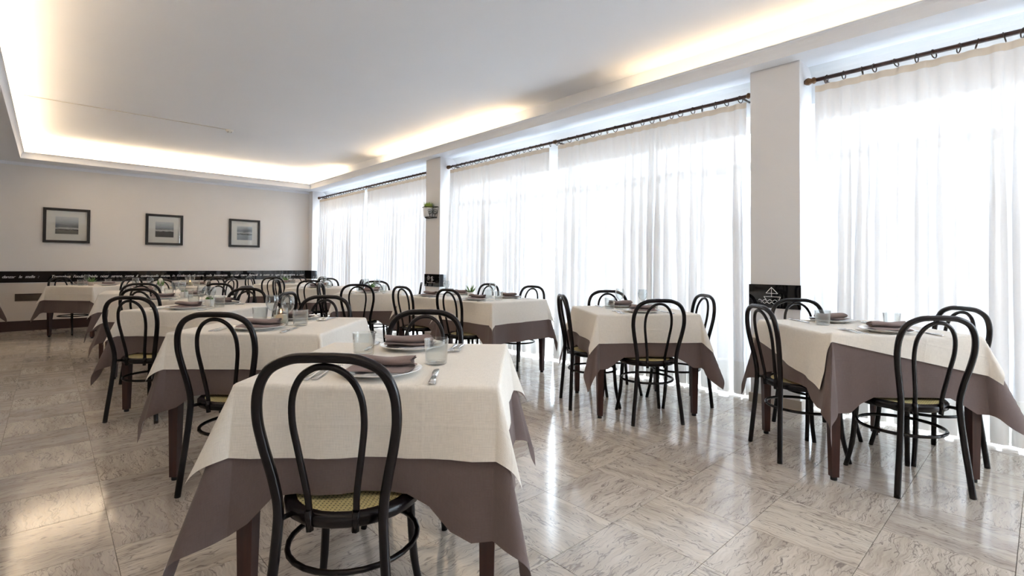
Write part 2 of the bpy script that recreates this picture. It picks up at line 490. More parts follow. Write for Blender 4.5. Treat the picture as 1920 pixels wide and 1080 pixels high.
# ceiling tray: soffit ring, moulded lip, upstand and raised ceiling
OX0, OX1, OY0, OY1 = -0.36, 4.15, -4.5, 10.92
UX0, UX1, UY0, UY1 = -0.72, 4.41, -4.86, 11.22
s_ = MB()
s_.box(OX1, XR, YN, YB, SOF, SOF+.05); s_.box(XL, OX0, YN, YB, SOF, SOF+.05)
s_.box(OX0, OX1, OY1, YB, SOF, SOF+.05); s_.box(OX0, OX1, YN, OY0, SOF, SOF+.05)
struct(s_.build('ceiling_soffit', M_CEIL), 'lower white ceiling border around the lit cove')
c_ = MB()
c_.box(XL, XR, YN, YB, CEIL, CEIL+.1)
c_.box(UX1, UX1+.05, UY0, UY1, SOF+.05, CEIL); c_.box(UX0-.05, UX0, UY0, UY1, SOF+.05, CEIL)
c_.box(UX0-.05, UX1+.05, UY1, UY1+.05, SOF+.05, CEIL); c_.box(UX0-.05, UX1+.05, UY0-.05, UY0, SOF+.05, CEIL)
struct(c_.build('ceiling', M_CEIL), 'raised white ceiling above the cove')
def ring_sweep(prof, x0, x1, y0, y1):
    """prof: list of (inward offset, z) swept round a rectangle with mitred corners"""
    v = []; f = []; n = len(prof)
    for (o, z) in prof:
        v += [(x0+o, y0+o, z), (x1-o, y0+o, z), (x1-o, y1-o, z), (x0+o, y1-o, z)]
    for i in range(n):
        j = (i+1) % n
        for k in range(4):
            k2 = (k+1) % 4
            f.append((i*4+k, i*4+k2, j*4+k2, j*4+k))
    return v, f
prof = [(-.02, SOF-.004), (.004, SOF-.004), (.006, SOF+.012)]
for i in range(7):
    a = i/6*pi/2
    prof.append((.006+.040*(1-cos(a)), SOF+.014+.078*sin(a)))
prof += [(.046, SOF+.100), (.030, SOF+.100), (-.02, SOF+.05)]
struct(MB().add(*ring_sweep(prof, OX0, OX1, OY0, OY1)).build('trim_1', M_CEIL), 'moulded white lip of the ceiling cove')
# small crown bead where the soffit meets the back wall, and cove mould over the windows
struct(MB().box(XL, PX, YB-.025, YB, SOF-.035, SOF).box(XL, PX, YB-.012, YB, SOF-.05, SOF-.035).build('trim_2', M_CEIL))
cp = []
for i in range(7):
    a = i/6*pi/2
    cp.append((XR-.02-.09*(1-sin(a)), SOF-.09*(1-cos(a))))
cp.append((XR-.02, SOF))
for y0, y1 in BAYS:
    v = [(x, y, z) for y in (y0, y1) for (x, z) in cp]; n = len(cp)
    f = [(i, (i+1) % n, n+(i+1) % n, n+i) for i in range(n)]
    struct(MB().add(v, f).build('trim_3', M_HEAD))

# back wall: panelling, kick board, grille, black band with script
struct(MB().box(XL, PX, YB-.05, YB, .165, .775).box(XL, PX, YB-.053, YB-.05, .600, .606).build('trim_4', M_PANEL), 'cream panelling below the black band')
struct(MB().box(XL, PX, YB-.035, YB, 0, .165).build('baseboard_back', M_KICK), 'dark brown baseboard along the back wall')
struct(MB().box(XL, XL+.02, YN, YB, 0, .12).build('baseboard_left', M_KICK))
gx0, gx1, gz0, gz1 = -.40, .62, .485, .605
g_ = empty('vent_grille', ((gx0+gx1)/2, YB-.05, gz0)); tag(g_, 'brown slatted vent grille low on the back wall', 'vent grille')
w = (gx1-gx0)/2; hh = gz1-gz0
MB().box(-w, w, -.004, 0, 0, hh).build('backing', M_KICK, g_)
MB().box(-w, w, -.012, -.004, 0, .008).box(-w, w, -.012, -.004, hh-.008, hh).box(-w, -w+.008, -.012, -.004, .008, hh-.008).box(w-.008, w, -.012, -.004, .008, hh-.008).build('frame', M_GRILLE, g_)
sl = MB().add([(-w+.008, -.012, 0), (w-.008, -.012, 0), (w-.008, -.004, .009), (-w+.008, -.004, .009), (-w+.008, -.010, -.001), (w-.008, -.010, -.001), (w-.008, -.002, .008), (-w+.008, -.002, .008)], [(0, 1, 2, 3), (7, 6, 5, 4), (0, 4, 5, 1), (2, 6, 7, 3), (0, 3, 7, 4), (1, 5, 6, 2)]).mesh('slat'); sl.materials.append(M_GRILLE)
for k in range(8): link('slat', sl, None, g_, (0, 0, .012+k*.0125))

def text_mesh(body, size, shear=0.0, spacing=1.0, extrude=0.0005):
    cu = bpy.data.curves.new('lettering', 'FONT'); cu.body = body; cu.size = size; cu.shear = shear
    cu.space_character = spacing; cu.extrude = extrude; cu.resolution_u = 2
    o = bpy.data.objects.new('lettering', cu); COL.objects.link(o)
    dg = bpy.context.evaluated_depsgraph_get()
    me = bpy.data.meshes.new_from_object(o.evaluated_get(dg))
    bpy.data.objects.remove(o); bpy.data.curves.remove(cu)
    me.materials.clear()
    return me
bz0, bz1 = .785, .970
band = empty('wall_band', ((XL+PX)/2, YB, bz0)); tag(band, 'long black glass band with white handwriting along the back wall', 'wall panel')
MB().box(-(PX-XL)/2, (PX-XL)/2, -.012, 0, 0, bz1-bz0).build('glass_strip', M_BLACKGLASS, band)
words = [(-.62, 'e  danzar le stelle :'), (.02, 'Tremolava l\'onda'), (.50, 'Nelle notti  serene, come il cuore,'), (1.30, 'in quella stanza,  in fondo al mare'), (2.05, 'd\'amore, nella lontananza'),
         (2.72, 'in col mare l\'amore'), (3.20, 'E la notte in ogni luogo,'), (3.78, 'in un\'ora e tace')]
for x, t in words:
    xx = x
    for wd in t.split():
        me = text_mesh(wd, .062, .35, .92); me.materials.append(M_WHITEPAINT)
        o = link('lettering', me, None, band); o.rotation_euler = (pi/2, 0, 0); o.location = (xx-(XL+PX)/2, -.0128, .075)
        xx += max(v.co.x for v in me.vertices)+.03
# pillar panels
def strokes(lines, r=.0022):
    mb = MB()
    for ln in lines: mb.tube([(0, a, b) for a, b in ln], r, 5)
    return mb
def pillar_panel(y0, y1, side, label, lines):
    z0, z1 = .785, .975
    p = empty('pillar_panel', (PX, (y0+y1)/2, z0)); tag(p, label, 'wall panel')
    h = (y1-y0)/2
    MB().box(-.010, 0, -h-.010, h+.010, 0, z1-z0).build('front_glass', M_BLACKGLASS, p)
    if side: MB().box(0, .17, -h-.010, -h, 0, z1-z0).build('side_glass', M_BLACKGLASS, p)
    strokes(lines).build('emblem', M_WHITEPAINT, p, (-.0105, 0, 0))
wv = lambda ya, yb, z, n: [(ya+(yb-ya)*i/(n*6), z+.006*sin(i/6*2*pi)) for i in range(n*6+1)]
# the face looks towards -x, so the reader's right is -y
boat = [[(.02, .168), (-.028, .118)], [(.02, .168), (.062, .120)], [(.062, .120), (-.028, .118)], [(.02, .168), (.02, .092)],
        [(.078, .092), (-.048, .092)], [(.078, .092), (.058, .062)], [(-.048, .092), (-.034, .062)], wv(.12, -.075, .062, 5), wv(.10, -.045, .042, 4)]
pillar_panel(1.315, 1.690, True, 'black glass panel with a white sailing boat on the right pillar', boat)
circ = lambda cy_, cz, r, a0=0, a1=2*pi: [(cy_+r*cos(a0+(a1-a0)*i/16), cz+r*sin(a0+(a1-a0)*i/16)) for i in range(17)]
sun = [circ(.085, .132, .02)]+[[(.085+.028*cos(a), .132+.028*sin(a)), (.085+.042*cos(a), .132+.042*sin(a))] for a in [k*pi/4 for k in range(8)]]
sun += [circ(-.02, .125, .032, -.4*pi-.5, .6*pi-.5), [(.005, .145), (-.045, .095)], [(.005, .145), (-.03, .15)], [(-.012, .142), (-.028, .11)], [(-.012, .118), (-.004, .068)], [(.135, .068), (.11, .06)], [(.12, .060), (-.095, .060)]]
pillar_panel(6.225, 6.610, True, 'black glass panel with a white sun and parasol on the planter pillar', sun)
p3 = empty('pillar_panel', (PX, 11.3, .785)); tag(p3, 'plain black glass panel wrapping the corner pilaster at the back', 'wall panel')
MB().box(-.010, 0, -.11, .09, 0, .185).build('front_glass', M_BLACKGLASS, p3); MB().box(0, .17, -.11, -.1, 0, .185).build('side_glass', M_BLACKGLASS, p3)

# windows
for n, (y0, y1) in enumerate(BAYS):
    r = empty('window_%d' % (n+1), (XR+.05, (y0+y1)/2, 0)); struct(r); h = (y1-y0)/2
    nb = max(2, round((y1-y0)/1.12)); ww = 2*h/nb
    top = HZ
    fr = MB().box(-.03, .03, -h, h, 0, .07).box(-.03, .03, -h, h, top-.13, top).box(-.025, .025, -h, h, 1.99, 2.07)
    fr.build('frame', M_ALU, r)
    for k in range(nb+1):
        y = -h+k*ww; t = .03
        MB().box(-.028, .028, max(-h, y-t), min(h, y+t), .07, top-.13).build('mullion', M_ALU, r)
    for k in range(nb):
        ya, yb = -h+k*ww+.03, -h+(k+1)*ww-.03
        MB().box(-.003, .003, ya, yb, .07, 1.99).build('pane', M_PANE, r)
        MB().box(-.003, .003, ya, yb, 2.07, top-.13).build('pane', M_PANE, r)
struct(MB().box(XR+.12, 30, -25, 35, -.25, -.06).build('terrace_ground', M_OUT), 'pale terrace outside the windows')

# curtains: pole with rings, heading tape, pleated voile
RX, RZ = 4.42, 2.60
def vnoise(seed):
    rnd = random.Random(seed); T = [rnd.uniform(-1, 1) for _ in range(512)]
    def f(x):
        i = math.floor(x); t = x-i; t = t*t*(3-2*t)
        return T[i % 512]*(1-t)+T[(i+1) % 512]*t
    return f
def curtain(ya, yb, label, seed, rings_n, flare=0.03):
    """hangs from ya (left in the picture, larger y) to yb"""
    root = empty('curtain', (RX, (ya+yb)/2, 0)); tag(root, label, 'curtain', 'white sheer curtains on the window wall')
    W = ya-yb; nf = int(W/.115); nz = vnoise(seed); nz2 = vnoise(seed+50); nz3 = vnoise(seed+99)
    def pt(t, z):
        u = max(0, (2.545-z)/2.51)                      # 0 top, 1 bottom
        ph = 2*pi*nf*t + 3.2*nz(t*nf*.5) + (.9*nz2(t*nf*.8+u*1.3))*u
        amp = (.010+.030*min(1, u*2.2))*(.65+.5*abs(nz3(t*nf*.7+3)))+.006*u
        B = (.004+.022*min(1, u*2.5))*(.5+1.0*abs(nz(t*nf*.45+7)))
        y = (W/2+flare*u)-(W+2*flare*u)*t - B*sin(2*ph)
        x = -amp*cos(ph) - .01*u + .012*nz2(t*5+9)*u
        return (x, y, z)
    def sheet(zs, off):
        n = nf*9; v = []; f = []
        for z in zs:
            for i in range(n+1):
                x, y, zz = pt(i/n, z); v.append((x+off, y, zz))
        for a in range(len(zs)-1):
            for i in range(n):
                p = a*(n+1)+i; f.append((p, p+1, p+n+2, p+n+1))
        return MB().add(v, f, True)
    zs = [2.502, 2.45, 2.38, 2.25, 2.05, 1.8, 1.5, 1.2, .9, .6, .42, .30]
    sheet(zs, 0).build('voile', M_SHEER, root)
    sheet([.30, .2, .1, .03+.012*sin(seed)], -.001).build('hem', M_HEM, root)
    sheet([2.552, 2.528, 2.502], -.003).build('heading_tape', M_TAPE, root)
    return root
def rod(ya, yb, label, joints, nr):
    root = empty('curtain_pole', (RX, (ya+yb)/2, RZ)); tag(root, label, 'curtain pole')
    h = (ya-yb)/2
    MB().tube([(0, -h, 0), (0, h, 0)], .0160, 10).build('pole', M_ROD, root)
    fin = MB().lathe([(0, -.055), (.014, -.052), (.026, -.036), (.030, -.020), (.022, -.004), (.019, .004), (.026, .012), (.026, .022), (.018, .030), (.016, .036)], 12).mesh('finial'); fin.materials.append(M_BRASS)
    for s in (1, -1):
        o = link('finial', fin, None, root, (0, s*h, 0)); o.rotation_euler = (s*pi/2, 0, 0)
    for yj in joints+[ya-.08-(ya+yb)/2*0, yb+.08]:
        MB().tube([(0, 0, 0), (.10, 0, .0), (XR-RX-.02, 0, 0)], .009, 6).build('bracket', M_RING, root, (0, yj-(ya+yb)/2, 0))
    for yj in joints:
        MB().lathe([(.016, -.03), (.024, -.02), (.024, .02), (.016, .03)], 10).build('coupling', M_BRASS, root, (0, yj-(ya+yb)/2, 0)).rotation_euler = (pi/2, 0, 0)
    rg = MB().tube([(.030*cos(2*pi*k/16), 0, .030*sin(2*pi*k/16)-.0135) for k in range(16)], .0040, 5, closed=True).mesh('ring'); rg.materials.append(M_RING)
    rnd = random.Random(int(ya*100))
    for k in range(nr):
        y = -h+.05+(2*h-.1)*(k+.5)/nr+rnd.uniform(-.018, .018)
        o = link('ring', rg, None, root, (0, y, 0)); o.rotation_euler = (rnd.uniform(-.25, .25), rnd.uniform(-.1, .1), rnd.uniform(-.45, .45))
rod(11.12, 6.66, 'dark wooden curtain pole over the far window', [8.86], 40)
rod(6.165, 1.735, 'dark wooden curtain pole over the middle window', [4.005], 40)
rod(1.265, -3.17, 'dark wooden curtain pole over the right window', [-.93], 40)
curtain(11.10, 8.90, 'white sheer curtain furthest left beside the back wall', 1, 20)
curtain(8.84, 6.68, 'white sheer curtain ending at the planter pillar', 2, 20)
curtain(6.14, 4.10, 'white sheer curtain just right of the planter pillar', 3, 20)
curtain(3.96, 1.76, 'wide white sheer curtain left of the boat pillar', 4, 20)
curtain(1.24, -.90, 'white sheer curtain right of the boat pillar', 5, 20)  # unseen window stretch beyond this one is kept bare for extra fill light

# ------------------------------------------------------------------ pictures
def picture(x0, x1, z0, z1, label, m):
    w, h = (x1-x0), (z1-z0)
    r = empty('framed_picture', ((x0+x1)/2, YB, z0)); tag(r, label, 'picture', 'framed sea photographs on the back wall')
    b = .042
    for (a, bb, c, d) in ((-w/2, w/2, 0, b), (-w/2, w/2, h-b, h), (-w/2, -w/2+b, b, h-b), (w/2-b, w/2, b, h-b)):
        MB().box(a, bb, -.030, -.001, c, d).build('frame_bar', M_FRAME, r)
    MB().box(-w/2+b, w/2-b, -.010, -.002, b, h-b).build('mount', M_MOUNT, r)
    iw, ih = w*.245, h*.25
    MB().box(-iw, iw, -.0115, -.010, h/2-ih+.005, h/2+ih+.005).build('photograph', m, r)
    MB().box(-w/2+b, w/2-b, -.0165, -.0145, b, h-b).build('glass', M_PANE, r)
picture(-.09, .512, 1.452, 2.037, 'left framed photograph of waves breaking on a beach', seascape('beach photo', .30, (.16, .155, .15), 2.3))
picture(1.297, 1.884, 1.459, 2.037, 'middle framed photograph of foam over dark pebbles', seascape('foam photo', .42, (.05, .052, .055), 7.1))
picture(2.680, 3.264, 1.459, 2.034, 'right framed photograph of a pale hazy sea', seascape('hazy photo', .5, (.30, .33, .37), 12.7))

# ceiling sensor and its cable duct
sn = empty('ceiling_sensor', (1.93, 8.26, CEIL)); tag(sn, 'small white sensor on the ceiling at the end of a cable', 'sensor')
MB().lathe([(0, -.034), (.03, -.033), (.045, -.022), (.055, -.006), (.055, 0)], 16).build('housing', M_WHITEPL, sn)
for a in (.6, 2.2, 3.9, 5.4):
    MB().lathe([(0, -.004), (.008, -.003), (.009, 0)], 8).build('lens', M_IRON, sn, (.03*cos(a), .03*sin(a), -.030))
tag(MB().box(-1.15, 1.15, -.006, .006, -.008, 0).build('ceiling_cable', M_CABLE, None, (.73, 8.23, CEIL)), 'thin grey cable running across the ceiling to the sensor', 'cable')

# iron planter on the far pillar
pl = empty('wall_planter', (PX, 6.42, 1.84)); tag(pl, 'black scrolled iron wall basket on the pillar', 'planter')
R1, R2, HH = .155, .115, .155
def half(r, z, n=20): return [(-r*sin(pi*k/n), r*cos(pi*k/n), z) for k in range(n+1)]
MB().tube(half(R1, HH), .005, 6).tube([(0, R1, HH), (0, -R1, HH)], .005, 6).build('top_rim', M_IRON, pl)
MB().tube(half(R2, 0), .007, 6).tube([(0, R2, 0), (0, -R2, 0)], .006, 6).build('bottom_rim', M_IRON, pl)
def scroll(a0, flip):
    pts = []
    for i in range(30):
        t = i/29; ang = t*2.6*pi; r = .040*(1-t*.8)
        pts.append((r*sin(ang)*flip, .115-.04+.0+r*cos(ang)))
    out = []
    for (u, z) in [(-.0, .004)]+pts[::-1]:
        r = R2+(R1-R2)*z/HH; a = a0+u/r
        out.append((-r*sin(a), r*cos(a), z))
    return out
for k in range(5):
    a = pi*(k+.5)/5
    for s in (1, -1): MB().tube(scroll(a, s), .0032, 5).build('scroll', M_IRON, pl)
for k in range(6):
    a = pi*k/5; MB().tube([(-R2*sin(a), R2*cos(a), 0), (-R1*sin(a), R1*cos(a), HH)], .0032, 5).build('upright', M_IRON, pl)
pp = empty('potted_grass', (PX-.085, 6.42, 1.848)); tag(pp, 'white pot of short green grass in the iron wall basket', 'plant')
MB().lathe([(0, 0), (.060, 0), (.066, .01), (.078, .135), (.072, .135), (.070, .12), (0, .12)], 20).build('pot', M_POT, pp)
MB().lathe([(0, .124), (.069, .122)], 14).build('soil', M_SOIL, pp)
def blades(n, rad, h, lean, wd, m, parent, z0, seed, name='foliage'):
    rnd = random.Random(seed); mb = MB()
    for _ in range(n):
        a = rnd.uniform(0, 2*pi); r = rad*sqrt(rnd.random()); hh = h*rnd.uniform(.6, 1); ln = lean*rnd.uniform(.2, 1)
        b = a+rnd.uniform(-.6, .6); px_, py_ = r*cos(a), r*sin(a); wx, wy = -sin(b)*wd/2, cos(b)*wd/2
        v = []
        for t, ws in ((0, 1), (.4, 1.1), (.75, .7), (1, .08)):
            x = px_+cos(b)*ln*t*t; y = py_+sin(b)*ln*t*t; z = z0+hh*(t-.18*t*t*(ln/max(h, .01)))
            v += [(x-wx*ws, y-wy*ws, z), (x+wx*ws, y+wy*ws, z)]
        mb.add(v, [(2*i, 2*i+1, 2*i+3, 2*i+2) for i in range(3)], True)
    o = mb.build(name, m, parent); return o
tag(blades(150, .066, .115, .05, .006, M_LEAF2, pp, .122, 3), kind='stuff')

# ------------------------------------------------------------------ tables and cloths
TH, TA = .755, .390         # table height, half width
def make_table():
    root = empty('dining_table')
    MB().box(-TA, TA, -TA, TA, TH-.028, TH).build('table_top', M_TOP, root)
    MB().box(-.34, .34, -.352, -.332, TH-.11, TH-.028).box(-.34, .34, .332, .352, TH-.11, TH-.028).box(-.352, -.332, -.332, .332, TH-.11, TH-.028).box(.332, .352, -.332, .332, TH-.11, TH-.028).build('apron', M_LEG, root)
    lm = MB().frustum(0, 0, .018, TH-.028, .036, .060).mesh('leg'); lm.materials.append(M_LEG)
    fm = MB().lathe([(0, 0), (.016, 0), (.016, .018), (0, .018)], 10).mesh('foot'); fm.materials.append(M_FOOT)
    for sx in (-1, 1):
        for sy in (-1, 1):
            lo = link('leg', lm, None, root, (sx*.362, sy*.362, 0)); link('foot', fm, None, lo)
    return root
def cloth_axis(S, a=TA, R=.014):
    k = [-S]
    def seg(a_, b_, n):
        for i in range(1, n+1): k.append(a_+(b_-a_)*i/n)
    seg(-S, -a-.03, 13); seg(-a-.03, -a+.004, 5); seg(-a+.004, a-.004, 12); seg(a-.004, a+.03, 5); seg(a+.03, S, 13)
    return k
def make_cloth(name, S, z0, gap, m, seed, over, lifts=None, corners=None, rot=0.0, shift=(0, 0), uniform=0, extra=None, tag_corner=None, fold=None):
    rnd = random.Random(seed)
    cor = {}
    for sx in (-1, 1):
        for sy in (-1, 1):
            cor[(sx, sy)] = (radians(rnd.uniform(15, 24)), radians(rnd.uniform(-22, 22)), rnd.uniform(-1, 1))
    for k_, c_ in (corners or {}).items(): cor[k_] = (radians(c_[0]), radians(c_[1]), c_[2])
    nz = {}
    for ax in (0, 1):
        for s in (-1, 1): nz[(ax, s)] = (vnoise(seed*11+ax*5+s+3), rnd.uniform(0, 9))
    a = TA+gap*0; R = .014
    def roll(e):
        q = R*pi/2
        if e < q: return R*sin(e/R), R*(1-cos(e/R)), 0.0
        return R, R, e-q
    hang = S-(a-R+gap)-R*pi/2
    RHO0 = radians(7.5 if over else 6.0)
    def flare(t):
        d = max(0, a-abs(t)); k = max(0, 1-d/.20); return k*k*(3-2*k)*RHO0
    def lift(ax, sg, t):
        if over or not lifts: return 1.0
        c0 = lifts.get((ax, sg))
        if c0 is None: return 1.0
        e = abs(t-c0); lo, hi = .185, min(.345, .385-abs(c0)*.0)
        f = 1.0 if e < lo else (0.0 if e > hi else 1-((e-lo)/(hi-lo))**2*(3-2*(e-lo)/(hi-lo)))
        edge = max(0, min(1, (TA-.02-abs(t))/.06))
        return 1-f*edge*(1-.295/hang)
    def drape(x, y):
        sx = 1 if x >= 0 else -1; sy = 1 if y >= 0 else -1
        ex, ey = abs(x)-(a-R+gap), abs(y)-(a-R+gap)
        if ex <= 0 and ey <= 0: return Vector((x, y, z0))
        if ex > 0 and ey > 0:
            r = hypot(ex, ey); ang = atan2(ey, ex)
            h, dz, Ls = roll(r)
            ph, tw, w = cor[(sx, sy)]
            ph += radians(3) if over else 0
            pk = sin(2*ang)**1.6 if 0 < ang < pi/2 else 0
            rho = RHO0+(ph-RHO0)*pk
            if not over: rho += radians(4.5)*sin(6*ang+w*2)*pk
            psi = ang+tw*pk+w*pk*.35*sin(4*ang)
            hz = Ls*sin(rho); dn = Ls*cos(rho)
            x_ = (a-R+gap)+h*cos(ang)+hz*cos(psi); y_ = (a-R+gap)+h*sin(ang)+hz*sin(psi)
            return Vector((sx*x_, sy*y_, z0-dz-dn))
        if ex > 0:
            h, dz, Ls = roll(ex); f, o = nz[(0, sx)]; Ls *= lift(0, sx, y)
            win = max(0, 1-(abs(y)/a)**4)
            b = win*(Ls/.3)*(.020*(f(y*7+o)+.7)+.013*f(y*15+o))
            fr = flare(y)
            return Vector((sx*((a-R+gap)+h+b+Ls*sin(fr)), y, z0-dz-Ls*cos(fr)))
        h, dz, Ls = roll(ey); f, o = nz[(1, sy)]; Ls *= lift(1, sy, x)
        win = max(0, 1-(abs(x)/a)**4)
        b = win*(Ls/.3)*(.020*(f(x*7+o)+.7)+.013*f(x*15+o))
        fr = flare(x)
        return Vector((x, sy*((a-R+gap)+h+b+Ls*sin(fr)), z0-dz-Ls*cos(fr)))
    ks = [-S+2*S*i/uniform for i in range(uniform+1)] if uniform else cloth_axis(S)
    n = len(ks); v = []; uv = []
    c, s = cos(rot), sin(rot)
    for V_ in ks:
        for U_ in ks:
            x = U_*c-V_*s+shift[0]; y = U_*s+V_*c+shift[1]
            p = drape(x, y)
            if extra: p = extra(U_, V_, x, y, p)
            v.append(p); uv.append((U_, V_))
    f = [(j*n+i, j*n+i+1, (j+1)*n+i+1, (j+1)*n+i) for j in range(n-1) for i in range(n-1)]
    mb = MB().add(v, f, True); me = mb.mesh(name)
    ul = me.uv_layers.new(name='UVMap')
    for lp in me.loops: ul.data[lp.index].uv = uv[lp.vertex_index]
    me.materials.append(m)
    o = link(name, me, None)
    if tag_corner:
        U0, V0 = tag_corner
        q = [drape(U0+du, V0+dv) for du, dv in ((0, 0), (.045, 0), (.045, .018), (0, .018))]
        nn = (q[1]-q[0]).cross(q[3]-q[0]).normalized()
        if nn.z > 0: nn = -nn
        out = Vector((U0, V0, 0)).normalized()
        if nn.dot(out) < 0: nn = -nn
        vv = [p+nn*.003 for p in q]+[p+nn*.002 for p in q]
        MB().add(vv, [(0, 1, 2, 3), (7, 6, 5, 4), (0, 4, 5, 1), (1, 5, 6, 2), (2, 6, 7, 3), (3, 7, 4, 0)]).build('care_label', M_LABEL, o)
    return o

CHAIRS = [('T1', 'near', .320, -.050, 0), ('T1', 'far', .420, .03, 0), ('T2', 'near', .330, -.035, 0), ('T2', 'far', .46, 0, 0),
    ('T3', 'near', .40, -.12, 0), ('T3', 'right', .42, 0, 0), ('T3', 'far', .36, 0, 0), ('T4', 'near', .34, .05, 0), ('T4', 'right', .43, .03, 0), ('T4', 'far', .42, 0, 0),
    ('T5', 'near', .36, 0, 0), ('T5', 'right', .45, 0, 0), ('T6', 'near', .36, 0, 0), ('T6', 'right', .40, 0, 0), ('T6', 'far', .36, 0, 0),
    ('FL', 'left', .36, 0, 0), ('FL', 'right', .40, 0, 0), ('W2', 'left', .35, 0, 0), ('W2b', 'left', .35, 0, 0), ('W2', 'right', .36, 0, 0), ('W2b', 'right', .42, 0, 0)]
for k in ('W3', 'W4', 'FT', 'TM', 'TR'):
    for s in ('near', 'right', 'far', 'left'):
        d, t = (.335, 0) if s in ('near', 'far') else (.372, 0)
        if (k, s) == ('W3', 'near'): t = -.10
        if k in ('TM', 'TR') and s == 'left': d, t = .31, -.025
        if k in ('TM', 'TR') and s == 'far': d = .392
        CHAIRS.append((k, s, d, t, 0))
LIFTS = {}
for k, s, d, t, _w in CHAIRS:
    if d < .45:
        ax, sg, c0 = {'near': (1, -1, t), 'right': (0, 1, t), 'far': (1, 1, -t), 'left': (0, -1, -t)}[s]
        LIFTS.setdefault(k, {})[(ax, sg)] = c0
TABLES = {}
table0 = None
def add_table(key, x, y, rotd, tn, so=.605, su=.780, seed=None, slip=None, tags=None, corners=None):
    """rotd: direction of the near edge, read left to right in the picture"""
    global table0
    rz = radians(rotd); seed = seed or len(TABLES)+3
    if table0 is None: table0 = make_table(); t = table0
    else: t = copy_tree(table0)
    t.location = (x, y, 0); t.rotation_euler = (0, 0, rz)
    tag(t, 'dark wooden leg table under the cloths of '+tn if False else 'square dining table with dark wooden legs, '+tn, 'table', 'dining tables')
    u = make_cloth('tablecloth', su, TH+.0035, .004, M_TAUPE, seed, False, lifts=LIFTS.get(key), corners=corners, tag_corner=tags)
    u.location = (x, y, 0); u.rotation_euler = (0, 0, rz)
    tag(u, 'long taupe under-cloth hanging from '+tn, 'tablecloth', 'taupe under-cloths')
    if slip: o = make_cloth('tablecloth', so, TH+.008, .011, M_CREAM, seed, True, corners=corners, **slip)
    else: o = make_cloth('tablecloth', so, TH+.008, .011, M_CREAM, seed, True, corners=corners)
    o.location = (x, y, 0); o.rotation_euler = (0, 0, rz)
    tag(o, ('cream top cloth slipped askew on ' if slip else 'cream linen top cloth spread over ')+tn, 'tablecloth', 'cream top cloths')
    TABLES[key] = (Vector((x, y)), rz, tn)
TOPZ = TH+.0085

add_table('T1', .965, 1.660, -44, 'the nearest table', su=.815, tags=(-.735, -.800), corners={(1, -1): (13, -18, .5), (-1, -1): (21, -12, .3), (1, 1): (20, -10, .4)})
add_table('T2', 1.005, 3.100, -43, 'the second table of the left row', so=.58, tags=(-.690, -.762))
add_table('T3', .955, 4.740, -44, 'the third table of the left row', so=.585)
add_table('T4', .985, 6.130, -44, 'the fourth table of the left row')
add_table('T5', .860, 7.700, -8, 'the fifth table of the left row')
add_table('T6', 1.62, 9.15, -44, 'the flower table near the back wall')
add_table('FL', .525, 10.15, -50, 'the table beside the wall grille')
add_table('FE', -1.17, 10.45, -45, 'the table cut by the left edge')
add_table('W2', 3.42, 3.96, 3, 'the near half of the long table')
add_table('W2b', 3.38, 4.75, 3, 'the far half of the long table')
add_table('W3', 3.050, 5.940, -33, 'the table left of the planter pillar')
add_table('W4', 3.060, 7.650, -33, 'the table before the far curtains')
add_table('FT', 3.150, 9.430, -38, 'the table in the far right corner')
add_table('TM', 3.490, 2.320, -37, 'the table before the middle curtains')
def slip_fold(U_, V_, x, y, p):
    # a soft roll of slack where the cloth has been pulled back along its front hem
    d = V_+.605
    if d < .12:
        k = (1-d/.12)**2*d/.12*4
        w = max(0, 1-((U_+.15)/.42)**2)
        p = p+Vector((0, 0, .028*k*w))
    return p
add_table('TR', 3.558, .783, -44, 'the rightmost table', slip=dict(rot=radians(-12), shift=(.03, .10), uniform=84, extra=slip_fold))

